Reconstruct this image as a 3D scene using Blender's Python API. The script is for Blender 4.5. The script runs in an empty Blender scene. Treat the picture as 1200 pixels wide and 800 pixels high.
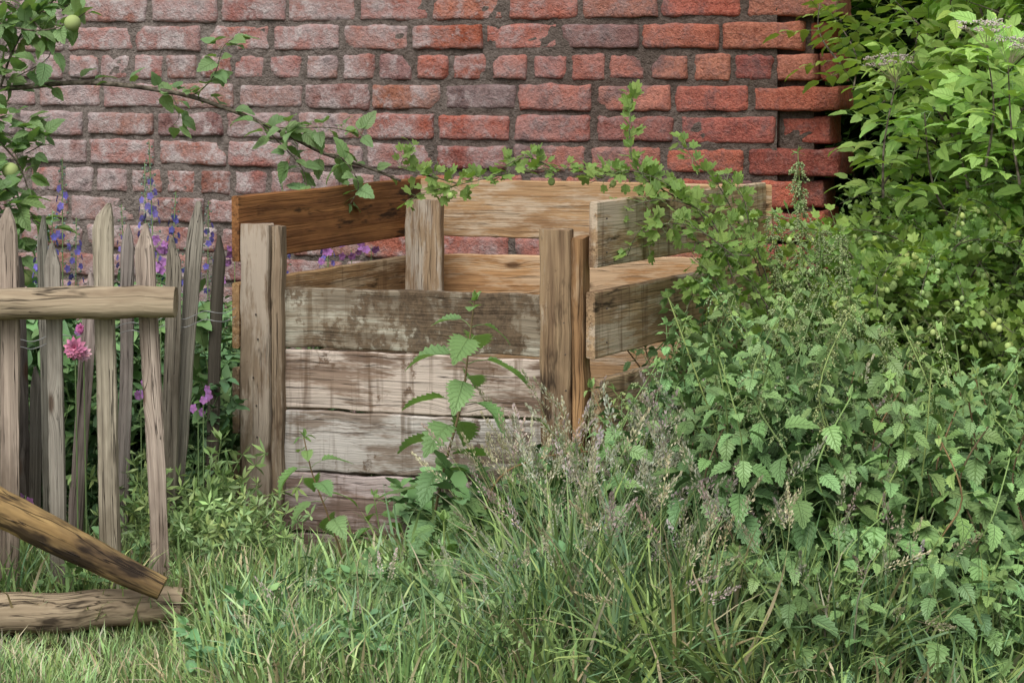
import bpy, math, random, time
import numpy as np
from mathutils import Vector, Matrix, noise, Euler
R=random.Random(7)
F=2400.0; HZ=75.0; CH=1.5
def P(px,py,Y): return Vector(((px-600)*Y/F, Y, CH-(py-HZ)*Y/F))
def U(a,b): return R.uniform(a,b)
scene=bpy.context.scene
COL=scene.collection
# ---------------------------------------------------------------- node helpers
class NT:
    def __init__(s,name):
        m=bpy.data.materials.new(name); m.use_nodes=True; s.m=m; s.t=m.node_tree; s.t.nodes.clear()
        s.out=s.t.nodes.new('ShaderNodeOutputMaterial')
    def n(s,typ,ins={},**kw):
        nd=s.t.nodes.new(typ)
        for k,v in kw.items(): setattr(nd,k,v)
        for k,v in ins.items(): s.set(nd.inputs[k],v)
        return nd
    def set(s,sock,v):
        if isinstance(v,bpy.types.NodeSocket): s.t.links.new(v,sock)
        else:
            if hasattr(sock.default_value,'__len__') and not hasattr(v,'__len__'): v=(v,)*len(sock.default_value)
            if hasattr(v,'__len__') and len(v)==3 and len(sock.default_value)==4: v=(*v,1)
            sock.default_value=v
    def math(s,op,a,b=0.0,c=0.0,clamp=False):
        nd=s.n('ShaderNodeMath',{0:a,1:b,2:c},operation=op); nd.use_clamp=clamp; return nd.outputs[0]
    def vm(s,op,a,b):
        return s.n('ShaderNodeVectorMath',{0:a,1:b},operation=op).outputs[0]
    def noise(s,vec,scale,detail=4,rough=.55,dist=0):
        return s.n('ShaderNodeTexNoise',{'Vector':vec,'Scale':scale,'Detail':min(detail,4),'Roughness':rough,'Distortion':dist}).outputs[0]
    def mr(s,v,a,b,c=0.0,d=1.0):
        nd=s.n('ShaderNodeMapRange',{'Value':v,'From Min':a,'From Max':b,'To Min':c,'To Max':d}); return nd.outputs[0]
    def mix(s,f,a,b,blend='MIX'):
        nd=s.n('ShaderNodeMix',data_type='RGBA',blend_type=blend)
        s.set(nd.inputs[0],f); s.set(nd.inputs[6],a); s.set(nd.inputs[7],b); return nd.outputs[2]
    def attr(s,name,vec=False):
        nd=s.n('ShaderNodeAttribute',attribute_name=name); return nd.outputs['Vector'] if vec else nd.outputs['Color']
    def bump(s,h,strength,dist):
        return s.n('ShaderNodeBump',{'Height':h,'Strength':strength,'Distance':dist}).outputs[0]
    def bsdf(s,col,rough=.8,spec=.3,normal=None):
        nd=s.n('ShaderNodeBsdfPrincipled',{'Base Color':col,'Roughness':rough,'Specular IOR Level':spec})
        if normal is not None: s.set(nd.inputs['Normal'],normal)
        return nd.outputs[0]
    def diff(s,col,normal=None):
        nd=s.n('ShaderNodeBsdfDiffuse',{'Color':col,'Roughness':0.0})
        if normal is not None: s.set(nd.inputs['Normal'],normal)
        return nd.outputs[0]
    def done(s,sh): s.t.links.new(sh,s.out.inputs[0]); return s.m

def leaf_mat(name,veins=True,trans=.3,rough=.5,spec=.35,tint=(1,1,1)):
    t=NT(name); col=t.attr('Col')
    if tint!=(1,1,1): col=t.mix(1.0,col,tint,'MULTIPLY')
    norm=None; h=col
    if veins:
        lc=t.attr('lc',True); sp=t.n('ShaderNodeSeparateXYZ',{0:lc}); s,tt=sp.outputs[0],sp.outputs[1]
        at=t.math('ABSOLUTE',tt)
        ph=t.math('FRACT',t.math('SUBTRACT',t.math('MULTIPLY',s,8.0),t.math('MULTIPLY',at,1.7)))
        vd=t.math('ABSOLUTE',t.math('SUBTRACT',ph,.5))
        lat=t.mr(vd,.34,.5,0,.6); mid=t.mr(at,.0,.09,1,0)
        vein=t.math('MAXIMUM',lat,mid)
        h=t.mix(t.math('MULTIPLY',vein,.28),h,t.mix(.5,h,(.34,.46,.16)))
        norm=t.bump(vein,.8,-.004)
    b=t.bsdf(h,rough,spec,norm) if spec>0 else t.diff(h,norm)
    if trans<=0: return t.done(b)
    tr=t.n('ShaderNodeBsdfTranslucent',{'Color':t.mix(1.0,h,(1.3,1.4,.6),'MULTIPLY')}).outputs[0]
    ms=t.n('ShaderNodeMixShader',{0:trans}); t.t.links.new(b,ms.inputs[1]); t.t.links.new(tr,ms.inputs[2])
    return t.done(ms.outputs[0])
M_nettle=leaf_mat('nettle_leaf',True,.0,.5,.4)
M_hero=leaf_mat('thin_nettle_leaf',True,.30,.55,.35)
M_leaf=leaf_mat('shrub_leaf',True,.30,.5,.35)
M_garden=leaf_mat('garden_leaf',False,.0,.5,.3)
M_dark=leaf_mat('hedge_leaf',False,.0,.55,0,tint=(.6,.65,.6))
M_grass=leaf_mat('grass_blade',False,.0,.45,.4)
M_petal=leaf_mat('flower_petal',False,.0,.6,0)
M_stem=leaf_mat('plant_stem',False,.0,.7,0)

def bark_mat():
    t=NT('twig_bark'); g=t.n('ShaderNodeNewGeometry').outputs['Position']
    n=t.noise(g,60,2); c=t.mix(t.mr(n,.35,.65),(.06,.048,.035),(.20,.17,.13))
    return t.done(t.diff(c))
M_bark=bark_mat()

def wood_mat(name,light,dark,stain,stain_amt=.5,paint=None,paint_amt=.5,crack=.5,mud=None,grain=42,damp=.6,knots=.8,black=0):
    t=NT(name); lc=t.attr('lc',True); col=t.attr('Col')
    pos=t.n('ShaderNodeNewGeometry').outputs['Position']
    warp=t.noise(t.vm('MULTIPLY',lc,(1.6,6,6)),1.0,1)
    sp=t.n('ShaderNodeSeparateXYZ',{0:lc})
    kv=t.n('ShaderNodeCombineXYZ',{0:t.math('MULTIPLY',sp.outputs[0],3.6),1:t.math('MULTIPLY',sp.outputs[1],9.0),2:0.0}).outputs[0]
    vo=t.n('ShaderNodeTexVoronoi',{'Vector':kv,'Scale':1.0,'Randomness':1.0},voronoi_dimensions='2D')
    kd=vo.outputs['Distance']; kon=t.math('GREATER_THAN',t.n('ShaderNodeSeparateColor',{0:vo.outputs['Color']}).outputs[0],knots)
    knot=t.math('MULTIPLY',t.mr(kd,.06,.13,1,0),kon); halo=t.math('MULTIPLY',t.mr(kd,.05,.42,1,0),kon)
    y2=t.math('ADD',sp.outputs[1],t.math('MULTIPLY',warp,.022))
    y2=t.math('ADD',y2,t.math('MULTIPLY',t.math('MULTIPLY',halo,halo),.018))
    gv=t.n('ShaderNodeCombineXYZ',{0:t.math('MULTIPLY',sp.outputs[0],1.3),1:t.math('MULTIPLY',y2,grain),2:t.math('MULTIPLY',sp.outputs[2],grain)}).outputs[0]
    g1=t.noise(gv,1.0,4,.65); g2=t.noise(t.vm('MULTIPLY',gv,(2.5,4,4)),1.0,2,.6)
    c=t.mix(t.mr(g1,.34,.66),dark,light)
    c=t.mix(t.mr(g2,.45,.65,0,.6),c,t.mix(.65,c,dark))
    st=t.noise(t.vm('MULTIPLY',lc,(2.6,8,8)),1.0,5,.7)
    c=t.mix(t.mr(st,.62-stain_amt*.3,.70,0,.85),c,stain)
    if black:
        bn=t.noise(t.vm('MULTIPLY',lc,(3.5,14,14)),1.0,5,.72)
        c=t.mix(t.mr(bn,.60-black*.1,.68-black*.1,0,.85),c,(.022,.015,.011))
    if paint:
        pn=t.noise(t.vm('MULTIPLY',lc,(5,26,26)),1.0,5,.78); pn2=t.noise(t.vm('MULTIPLY',lc,(1.7,5,5)),1.0,2)
        pm=t.math('ADD',pn,t.math('MULTIPLY',t.math('SUBTRACT',pn2,.5),1.1))
        c=t.mix(t.mr(pm,.66-.32*paint_amt,.80-.32*paint_amt,0,.80),c,paint)
    c=t.mix(t.math('MULTIPLY',knot,.8),c,(.07,.035,.018))
    ck=t.noise(t.vm('MULTIPLY',gv,(1.0,1.6,1.6)),1.0,2,.5); ckm=t.math('MULTIPLY',t.mr(t.math('ABSOLUTE',t.math('SUBTRACT',ck,.5)),.0,.014,1,0),t.mr(warp,.38,.58))
    c=t.mix(t.math('MULTIPLY',ckm,crack),c,(.03,.022,.018))
    if mud:
        dr=t.noise(t.vm('MULTIPLY',pos,(26,26,1.8)),1.0,3,.65)
        c=t.mix(t.mr(dr,.54,.68,0,.7),c,(.15,.095,.06))
        mn=t.noise(t.vm('MULTIPLY',pos,(1.1,1.1,.8)),6,5,.72); m2=t.noise(pos,50,4,.8)
        mm=t.mr(t.math('ADD',mn,t.math('MULTIPLY',m2,.5)),.92-mud*.22,.99-mud*.22,0,.88)
        c=t.mix(mm,c,t.mix(t.mr(m2,.4,.6),(.065,.038,.024),(.16,.10,.065)))
    dz=t.n('ShaderNodeSeparateXYZ',{0:pos}).outputs[2]
    dn=t.noise(pos,7,3)
    dm=t.math('MULTIPLY',t.mr(t.math('ADD',dz,t.math('MULTIPLY',dn,.45)),.30,.65,1,0),damp)
    c=t.mix(dm,c,(.10,.075,.05))
    c=t.mix(1.0,c,col,'MULTIPLY')
    hgt=t.math('SUBTRACT',t.math('ADD',g1,t.math('MULTIPLY',g2,.6)),t.math('MULTIPLY',ckm,1.3))
    return t.done(t.bsdf(c,.82,.2,t.bump(hgt,.8,.005)))
W_in=wood_mat('inner_board_wood',(.44,.22,.085),(.23,.105,.042),(.08,.038,.02),.78,crack=.5,damp=.3,knots=.72,black=.5)
W_tan=wood_mat('tan_board_wood',(.43,.32,.205),(.26,.18,.11),(.15,.105,.07),.5,paint=(.47,.42,.35),paint_amt=.50,crack=.6,black=.12,mud=.08)
W_pale=wood_mat('pale_board_wood',(.54,.36,.20),(.36,.225,.12),(.24,.14,.075),.46,paint=(.56,.46,.35),paint_amt=.54,crack=.5)
W_post=wood_mat('post_wood',(.40,.33,.25),(.24,.185,.135),(.14,.105,.075),.5,paint=(.47,.42,.36),paint_amt=.5,crack=.9,black=.18,mud=.12)
W_white=wood_mat('weathered_plank_wood',(.38,.295,.235),(.21,.15,.115),(.155,.105,.08),.6,paint=(.64,.57,.515),paint_amt=.76,crack=.9,mud=.36,damp=.6)
W_mud=wood_mat('muddy_plank_wood',(.36,.28,.22),(.21,.155,.12),(.15,.105,.08),.5,paint=(.52,.45,.39),paint_amt=.62,crack=.8,mud=.86)
W_fence=wood_mat('weathered_paling_wood',(.45,.40,.34),(.21,.18,.15),(.11,.09,.07),.45,crack=1.0,grain=60,damp=.5)
W_fdark=wood_mat('dark_paling_wood',(.15,.13,.11),(.06,.05,.04),(.04,.03,.025),.3,crack=.8,grain=60)
W_log=wood_mat('peeled_log_wood',(.48,.40,.29),(.28,.22,.15),(.13,.09,.06),.52,crack=1.0,grain=26,damp=.0,black=.2)
W_brace=wood_mat('brace_log_wood',(.52,.36,.15),(.29,.18,.07),(.07,.045,.028),.50,crack=.9,grain=22,damp=0,black=.8)

# ---------------------------------------------------------------- mesh builder
class MB:
    def __init__(s): s.v=[];s.f=[];s.c=[];s.l=[];s.mi=[];s.mats=[];s.sm=[]
    def m(s,mat):
        if mat not in s.mats: s.mats.append(mat)
        return s.mats.index(mat)
    def add(s,vs,fs,cols,lcs,mat,smooth=True):
        o=len(s.v); s.v+=vs; s.c+=(cols if isinstance(cols,list) else [cols]*len(vs)); s.l+=lcs
        k=s.m(mat)
        for f in fs: s.f.append([i+o for i in f]); s.mi.append(k); s.sm.append(smooth)
    def mesh(s,name):
        me=bpy.data.meshes.new(name); me.from_pydata([tuple(v) for v in s.v],[],s.f)
        ca=me.attributes.new('Col','FLOAT_COLOR','POINT'); ca.data.foreach_set('color',np.array([(c[0],c[1],c[2],1) for c in s.c],dtype=np.float32).ravel())
        la=me.attributes.new('lc','FLOAT_VECTOR','POINT'); la.data.foreach_set('vector',np.array([tuple(x) for x in s.l],dtype=np.float32).ravel())
        for m in s.mats: me.materials.append(m)
        me.polygons.foreach_set('material_index',s.mi); me.polygons.foreach_set('use_smooth',s.sm)
        me.update(); return me
    def obj(s,name,parent=None):
        o=bpy.data.objects.new(name,s.mesh(name)); COL.objects.link(o)
        if parent: o.parent=parent
        return o
    def pack(s):
        s.V=np.array([tuple(v) for v in s.v],dtype=np.float32); s.C=np.array([tuple(c)[:3] for c in s.c],dtype=np.float32); s.Lc=np.array([tuple(x) for x in s.l],dtype=np.float32)
        s.loops=np.array([i for f in s.f for i in f],dtype=np.int32); s.tot=np.array([len(f) for f in s.f],dtype=np.int32); s.MI=np.array(s.mi,dtype=np.int32)
        return s
GROUPS=[]
class Group:
    def __init__(s,name,parent=None): s.name=name; s.items=[]; s.parent=parent; GROUPS.append(s)
    def build(s):
        V=[];C=[];L=[];lo=[];to=[];mi=[];mats=[];o=0
        for mb,M,k in s.items:
            A=np.array(M,dtype=np.float32); V.append(mb.V@A[:3,:3].T+A[:3,3]); C.append(mb.C*np.array(k,dtype=np.float32)); L.append(mb.Lc)
            lo.append(mb.loops+o); to.append(mb.tot); o+=len(mb.V)
            for m in mb.mats:
                if m not in mats: mats.append(m)
            mi.append(np.array([mats.index(m) for m in mb.mats],dtype=np.int32)[mb.MI])
        V=np.concatenate(V);C=np.concatenate(C);L=np.concatenate(L);lo=np.concatenate(lo);to=np.concatenate(to);mi=np.concatenate(mi)
        me=bpy.data.meshes.new(s.name); me.vertices.add(len(V)); me.vertices.foreach_set('co',V.ravel())
        me.loops.add(len(lo)); me.loops.foreach_set('vertex_index',lo); me.polygons.add(len(to))
        st=np.zeros(len(to),dtype=np.int32); st[1:]=np.cumsum(to)[:-1]; me.polygons.foreach_set('loop_start',st)
        for m in mats: me.materials.append(m)
        me.polygons.foreach_set('material_index',mi); me.polygons.foreach_set('use_smooth',np.ones(len(to),dtype=bool))
        me.update(calc_edges=True)
        ca=me.attributes.new('Col','FLOAT_COLOR','POINT'); ca.data.foreach_set('color',np.concatenate([C,np.ones((len(C),1),np.float32)],1).ravel())
        la=me.attributes.new('lc','FLOAT_VECTOR','POINT'); la.data.foreach_set('vector',L.ravel())
        ob=bpy.data.objects.new(s.name,me); COL.objects.link(ob)
        if s.parent: ob.parent=s.parent
        print(s.name,len(to))
def empty(name):
    o=bpy.data.objects.new(name,None); COL.objects.link(o); o.empty_display_size=.1; return o
def inst(mb,name,g,loc,rz=0,tilt=(0,0),sc=1.0,tint=1.0):
    if not hasattr(sc,'__len__'): sc=(sc,sc,sc)
    loc=Vector(loc)
    M=Matrix.LocRotScale(loc,Euler((tilt[0],tilt[1],rz)),Vector(sc))
    k=U(.72,1.30)*(1+.35*noise.noise(loc*1.7))*tint; hu=U(-.08,.08)+.08*noise.noise(loc*1.1+Vector((9,0,0)))
    g.items.append((mb,M,(k*(1+hu),k,k*(1-hu))))
def jc(c,a=.15):
    k=U(1-a,1+a); return (c[0]*k*U(.92,1.08),c[1]*k,c[2]*k*U(.9,1.1))
def frame(d,up):
    d=d.normalized(); s=d.cross(up)
    if s.length<1e-4: s=d.cross(Vector((1,.3,.2)))
    s.normalize(); return d,s,s.cross(d).normalized()
def smooth_path(pts,n=5):
    out=[];N=len(pts)
    for i in range(N-1):
        p0=pts[max(i-1,0)];p1=pts[i];p2=pts[i+1];p3=pts[min(i+2,N-1)]
        for k in range(n):
            t=k/n
            out.append(.5*((2*p1)+(p2-p0)*t+(2*p0-5*p1+4*p2-p3)*t*t+(3*p1-p0-3*p2+p3)*t**3))
    out.append(pts[-1].copy()); return out
def tube(mb,pts,r0,r1,col,mat,sides=5,wob=0,lcs=None):
    vs=[];fs=[];lc=[];off=Vector((U(0,9),U(0,9),U(0,9)));L=0;N=len(pts)
    for i,p in enumerate(pts):
        d=(pts[min(i+1,N-1)]-pts[max(i-1,0)]); d,s,n=frame(d,Vector((.05,.1,1)))
        if i: L+=(p-pts[i-1]).length
        r=r0+(r1-r0)*i/(N-1)
        for k in range(sides):
            a=2*math.pi*k/sides
            rr=r*(1+wob*noise.noise(Vector((L*5,math.cos(a)*1.2,math.sin(a)*1.2))+off))
            vs.append(p+s*math.cos(a)*rr+n*math.sin(a)*rr); lc.append(Vector((L,math.cos(a)*rr,math.sin(a)*rr))+off)
    for i in range(N-1):
        for k in range(sides):
            k2=(k+1)%sides; fs.append([i*sides+k,i*sides+k2,(i+1)*sides+k2,(i+1)*sides+k])
    mb.add(vs,fs,col,lc,mat,True)
    ca=list(range(sides)); 
    if sides>6:
        e=[(N-1)*sides+k for k in range(sides)]
        mb.add([vs[k].copy() for k in ca],[ca[::-1]],tuple(x*1.1 for x in col),[lc[k] for k in ca],mat,False)
        mb.add([vs[k].copy() for k in e],[ca],tuple(x*1.1 for x in col),[lc[k] for k in e],mat,False)
def pr_ovate(s): return math.sin(math.pi*min(1,s**.62*.985+.015))**.85 if s<1 else 0
def pr_lance(s): return math.sin(math.pi*s**.8)
def pr_obov(s): return math.sin(math.pi*s**1.1)**.8 if 0<s<1 else 0
def leaf(mb,base,d,n,L,W,col,mat,teeth=6,serr=.12,droop=.5,fold=.3,prof=pr_ovate,twist=0):
    d,s,n=frame(d,n); N=teeth*2; vs=[];fs=[];lc=[]; rr=U(0,10); a=max(abs(droop),.02)*(1 if droop>=0 else -1)
    for i in range(N+1):
        t=i/N; p=base+d*(L*math.sin(a*t)/a)-n*(L*(1-math.cos(a*t))/a)
        nl=n*math.cos(a*t)+d*math.sin(a*t); dl=d*math.cos(a*t)-n*math.sin(a*t)
        w=W*max(0,prof(t)) if 0<t<1 else 0
        fw=0
        if serr and 0<i<N:
            if i%2: w*=1+serr; fw=L*.018*1
            else: w*=1-serr; fw=-L*.01
        wav=fold+.12*math.sin(t*7+rr)
        vs.append(p)
        for sg in(-1,1): vs.append(p+s*sg*w*math.cos(wav)+nl*w*math.sin(wav)+dl*fw)
        lc+= [(t,0,rr),(t,-1,rr),(t,1,rr)]
    for i in range(N):
        b=i*3; fs+=[[b,b+1,b+4,b+3],[b,b+3,b+5,b+2]]
    mb.add(vs,fs,col,lc,mat,True)
def lobed(mb,base,d,n,S,col,mat,lobes=5):
    d,s,n=frame(d,n)
    ang=[-130,-105,-80,-62,-42,-25,-10,0,10,25,42,62,80,105,130]
    rad=[.55,.72,.62,.88,.95,.62,.95,1.05,.95,.62,.95,.88,.62,.72,.55]
    cup=U(-.15,.35)
    c0=base+d*S*.35; vs=[c0];lc=[(.4,0,0)]
    for a,r in zip(ang,rad):
        a=math.radians(a); r2=r*S*.62*U(.93,1.07)
        vs.append(c0+d*math.cos(a)*r2+s*math.sin(a)*r2+n*(cup*r2*abs(math.sin(a))-.15*r2*abs(math.cos(a)))); lc.append((.4+.6*math.cos(a),math.sin(a)+.1,0))
    vs.append(base); lc.append((0,0.05,0)); k=len(vs)-1
    fs=[[0,i,i+1] for i in range(1,k-1)]+[[0,k-1,k],[0,k,1]]
    mb.add(vs,fs,col,lc,mat,True)
def ball(mb,c,r,col,mat,nu=7,nv=5,sq=1):
    vs=[];fs=[];lc=[]
    for j in range(nv+1):
        th=math.pi*j/nv
        for i in range(nu):
            ph=2*math.pi*i/nu; q=Vector((math.sin(th)*math.cos(ph),math.sin(th)*math.sin(ph),math.cos(th)*sq)); vs.append(c+q*r); lc.append((j/nv,.5,0))
    for j in range(nv):
        for i in range(nu): i2=(i+1)%nu; fs.append([j*nu+i,j*nu+i2,(j+1)*nu+i2,(j+1)*nu+i])
    mb.add(vs,fs,col,lc,mat,True)
def rdir(zb=0.0):
    a=U(0,6.283); z=U(-1,1); r=math.sqrt(1-z*z); return Vector((r*math.cos(a),r*math.sin(a),z+zb)).normalized()

C_net=(.15,.265,.10); C_netl=(.25,.40,.125); C_elder=(.36,.51,.13); C_goose=(.27,.40,.105)
C_app=(.21,.33,.13); C_gr=(.27,.395,.13); C_grb=(.20,.325,.16); C_stem=(.24,.34,.14); C_garden=(.14,.25,.09)
# ---------------------------------------------------------------- boards
def board(mb,a,b,h,t,tdir,mat,tint=(1,1,1),n=18,jit=.003,up=Vector((0,0,1)),ch=.004,lcoff=None):
    d=(b-a); L=d.length; d.normalize(); tdir=(tdir-d*tdir.dot(d)).normalized(); up=(up-d*up.dot(d)).normalized()
    off=Vector((U(0,20),U(0,20),U(0,20))); sec=[(-h/2+ch,-t/2),(h/2-ch,-t/2),(h/2,-t/2+ch),(h/2,t/2-ch),(h/2-ch,t/2),(-h/2+ch,t/2),(-h/2,t/2-ch),(-h/2,-t/2+ch)]
    vs=[];lc=[];fs=[]
    bow=U(-1,1)*.004
    for i in range(n+1):
        x=L*i/n; c=a+d*x+tdir*(bow*math.sin(math.pi*i/n))
        for k,(y,z) in enumerate(sec):
            j=noise.noise(Vector((x*9,y*6,0))+off)*jit+noise.noise(Vector((x*40,y*6,5))+off)*jit*.5; jx=0
            if i in(0,n): jx=U(-.003,.003)
            q=c+up*(y+j)+tdir*(z+j*.3)+d*jx; vs.append(q); lc.append(Vector((x,y,z))+off)
    for i in range(n):
        for k in range(8): k2=(k+1)%8; fs.append([i*8+k,i*8+k2,(i+1)*8+k2,(i+1)*8+k])
    fs+= [list(range(8))[::-1],[n*8+k for k in range(8)]]
    mb.add(vs,fs,tint,lc,mat,False)

# ================================================================ COMPOST BIN
bin_e=empty('wooden_compost_bin')
def P2(px,Y,z): return Vector(((px-600)*Y/F,Y,z))
FL=P2(302,6.30,0); FR=P2(655,6.05,0); BL=P2(502,7.18,0); BR=P2(876,7.02,0)
fd=(FR-FL).normalized(); fn=Vector((fd.y,-fd.x,0))
if fn.y>0: fn=-fn
ld=(BL-FL).normalized(); ln=Vector((-ld.y,ld.x,0)); 
rd=(BR-FR).normalized(); rn=Vector((rd.y,-rd.x,0))
bd=(BR-BL).normalized(); bn=Vector((-bd.y,bd.x,0))
Z=lambda z: Vector((0,0,z))
tops=[1.095,.83,.57,.31]
def post(name,base,w,t,z,wd,td,mat,tint=(1,1,1),lean=Vector((0,0,0))):
    mb=MB(); board(mb,base-Z(.1),base+Z(z)+lean,w,t,td,mat,tint,n=26,jit=.005,up=wd,ch=.005); mb.obj(name,bin_e)
post('front_post_1',FL+fd*.010+fn*.03,.092,.055,1.01,fd,fn,W_post,(1.08,1.0,.92))
post('front_post_inner_1',FL+fd*.074+fn*.012,.034,.05,1.005,fd,fn,W_post,(1.0,.92,.82))
post('front_post_2',FR+fd*.008+fn*.03,.092,.055,1.015,fd,fn,W_tan,(.98,.92,.84),Vector((-.008,0,0)))
post('front_post_inner_2',FR+fd*.072+fn*.0,.036,.10,.99,fd,fn,W_tan,(1.05,.82,.60),Vector((-.006,0,0)))
post('back_post_1',BL+ld*-.12+bd*.05,.125,.06,1.03,bd,bn,W_tan,(1.08,1.04,1.0))
post('back_post_2',BR-rd*.06-bd*.06,.10,.07,1.0,bd,bn,W_tan,(.8,.8,.8))
mb=MB()
zt=.82
for i in range(5):
    h=[.19,.185,.19,.185,.14][i]
    a=FL+fd*.04+Z(zt-h/2); b=FR+fd*.03+Z(zt-h/2)
    dz=U(-.003,.003)
    board(mb,a+fn*(-.015+U(0,.007)),b+fn*(-.015+U(0,.007))+Z(dz),h-.007,.026,fn,W_mud if i==0 else W_white,jc((1,1,1),.07),n=34,jit=.006)
    zt-=h
mb.obj('front_planks',bin_e)
mb=MB()
for i,z in enumerate(tops):
    board(mb,FL-fd*.015+ln*.03-ld*.05+Z(z-.10),BL-fd*.03+ln*.03+ld*.06+Z(z-.10+(.0 if i else .004)),.200,.026,ln,W_in if i==0 else W_tan,[(1.0,.92,.85),(1.2,1.0,.76),(1,.95,.9),(1,.95,.9)][i],n=24)
mb.obj('side_boards_1',bin_e)
mb=MB()
for i,z in enumerate(tops):
    board(mb,BL-bd*.06+bn*.05+Z(z-.10),BR+bd*.08+bn*.05+Z(z-.10-(.012 if i==0 else 0)),.200,.026,bn,W_pale,[(1.0,.95,.88),(1.05,.90,.74),(1,.95,.9),(1,.95,.9)][i],n=24)
mb.obj('back_boards',bin_e)
mb=MB()
for i,z in enumerate(tops):
    k=[-.02,-.035,-.01,-.03][i]
    board(mb,FR+fd*.115+rd*k+Z(z-.095),BR+rn*.03+rd*.05+Z(z-.10),.195,.028,rn,W_tan,[(1.2,1.1,.98),(1.15,1.05,.94),(1.1,1.05,.98),(.9,.9,.9)][i],n=24)
mb.obj('side_boards_2',bin_e)
mn=NT('nail_metal'); M_nail=mn.done(mn.n('ShaderNodeBsdfPrincipled',{'Base Color':(.10,.08,.07),'Metallic':.7,'Roughness':.6}).outputs[0])
mb=MB()
for i,z in enumerate([.74,.66,.55,.47,.36,.28,.17]):
    for b,o in((FL,.018),(FR,.03)):
        p=b+fd*(o+U(-.012,.012))+fn*.059+Z(z+U(-.01,.01)); ball(mb,p,.003,(.1,.1,.1),M_nail,6,4)
for z in tops[:3]:
    for dz in(-.05,-.15):
        ball(mb,FR+fd*.115+rd*.03+rn*.016+Z(z+dz),.003,(.1,.1,.1),M_nail,6,4)
mb.obj('nails',bin_e)
def soil():
    t=NT('soil'); g=t.n('ShaderNodeNewGeometry').outputs['Position']; n=t.noise(g,14,4,.7); n2=t.noise(g,1.3,2)
    c=t.mix(t.mr(n,.3,.7),(.03,.025,.014),(.10,.08,.045)); c=t.mix(t.mr(n2,.40,.6,0,.8),c,(.06,.10,.03))
    return t.done(t.diff(c,t.bump(n,1,.03)))
M_soil=soil()
mb=MB(); vs=[];fs=[];n=16
for i in range(n+1):
    for j in range(n+1):
        u=.04+.92*i/n; v=.05+.90*j/n; p=(FL*(1-u)+FR*u)*(1-v)+(BL*(1-u)+BR*u)*v
        vs.append(p+Z(.28+.22*math.sin(math.pi*u)*math.sin(math.pi*v)+.05*noise.noise(p*6)))
for i in range(n):
    for j in range(n): a=i*(n+1)+j; fs.append([a,a+1,a+n+2,a+n+1])
mb.add(vs,fs,(1,1,1),vs,M_soil); mb.obj('compost_heap',bin_e)

# ================================================================ BRICK WALL
def brickm():
    t=NT('old_brick'); c=t.attr('Col'); g=t.n('ShaderNodeNewGeometry').outputs['Position']; x=t.n('ShaderNodeSeparateXYZ',{0:g})
    n1=t.noise(g,20,4,.76); n2=t.noise(g,85,3,.75); n3=t.noise(g,1.6,2,.6); n4=t.noise(t.vm('ADD',g,(7,3,1)),9,4,.7)
    c=t.mix(t.mr(n1,.40,.62,0,.7),c,t.mix(1.0,c,(.48,.42,.45),'MULTIPLY'))
    c=t.mix(t.mr(n2,.52,.66,0,.5),c,t.mix(.40,c,(.50,.30,.23)))
    c=t.mix(t.mr(n2,.50,.36,0,.6),c,t.mix(1.0,c,(.42,.38,.40),'MULTIPLY'))
    left=t.mr(x.outputs[0],-1.0,.75,1.0,.0)
    gm=t.math('MULTIPLY',t.mr(t.math('ADD',n4,t.math('MULTIPLY',n3,.7)),.66,.96),t.math('ADD',left,.07),clamp=True)
    c=t.mix(gm,c,(.40,.305,.29))
    gm2=t.math('MULTIPLY',t.mr(t.math('ADD',t.math('MULTIPLY',n1,.6),t.math('MULTIPLY',n4,.4)),.50,.60),t.math('ADD',t.math('MULTIPLY',left,.65),.08),clamp=True)
    c=t.mix(gm2,c,(.53,.46,.44))
    bl=t.mr(t.math('ADD',n4,t.math('MULTIPLY',n3,.5)),.84,.96,0,.6); c=t.mix(bl,c,(.095,.068,.068))
    h=t.math('ADD',t.math('MULTIPLY',n1,1.2),t.math('MULTIPLY',n2,.8))
    return t.done(t.diff(c,t.bump(h,1.0,.012)))
def mortarm():
    t=NT('lime_mortar'); g=t.n('ShaderNodeNewGeometry').outputs['Position']; x=t.n('ShaderNodeSeparateXYZ',{0:g})
    n1=t.noise(g,40,4,.75); n3=t.noise(g,2.5,2,.6)
    l=t.math('ADD',t.mr(x.outputs[0],-1.4,.9,1,0),t.math('MULTIPLY',t.math('SUBTRACT',n3,.5),1.2),clamp=True)
    c=t.mix(l,(.15,.115,.095),(.30,.255,.225)); c=t.mix(t.mr(n1,.35,.65,0,.75),c,t.mix(1.0,c,(.42,.39,.37),'MULTIPLY'))
    return t.done(t.diff(c,t.bump(n1,1,.03)))
M_brick=brickm(); M_mort=mortarm()
wall=empty('brick_wall')
WR=Vector((1.14,7.6,0)); WL=Vector((-2.19,8.75,0)); wd=(WR-WL).normalized(); wn=Vector((wd.y,-wd.x,0))
if wn.y>0: wn=-wn
CP=.1185; mbk=MB()
z_r0=CH-(79-HZ)*7.6/F
sx_end=[.07,-.06,-.02,.075,-.17,.07,-.09,.02]
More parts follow.
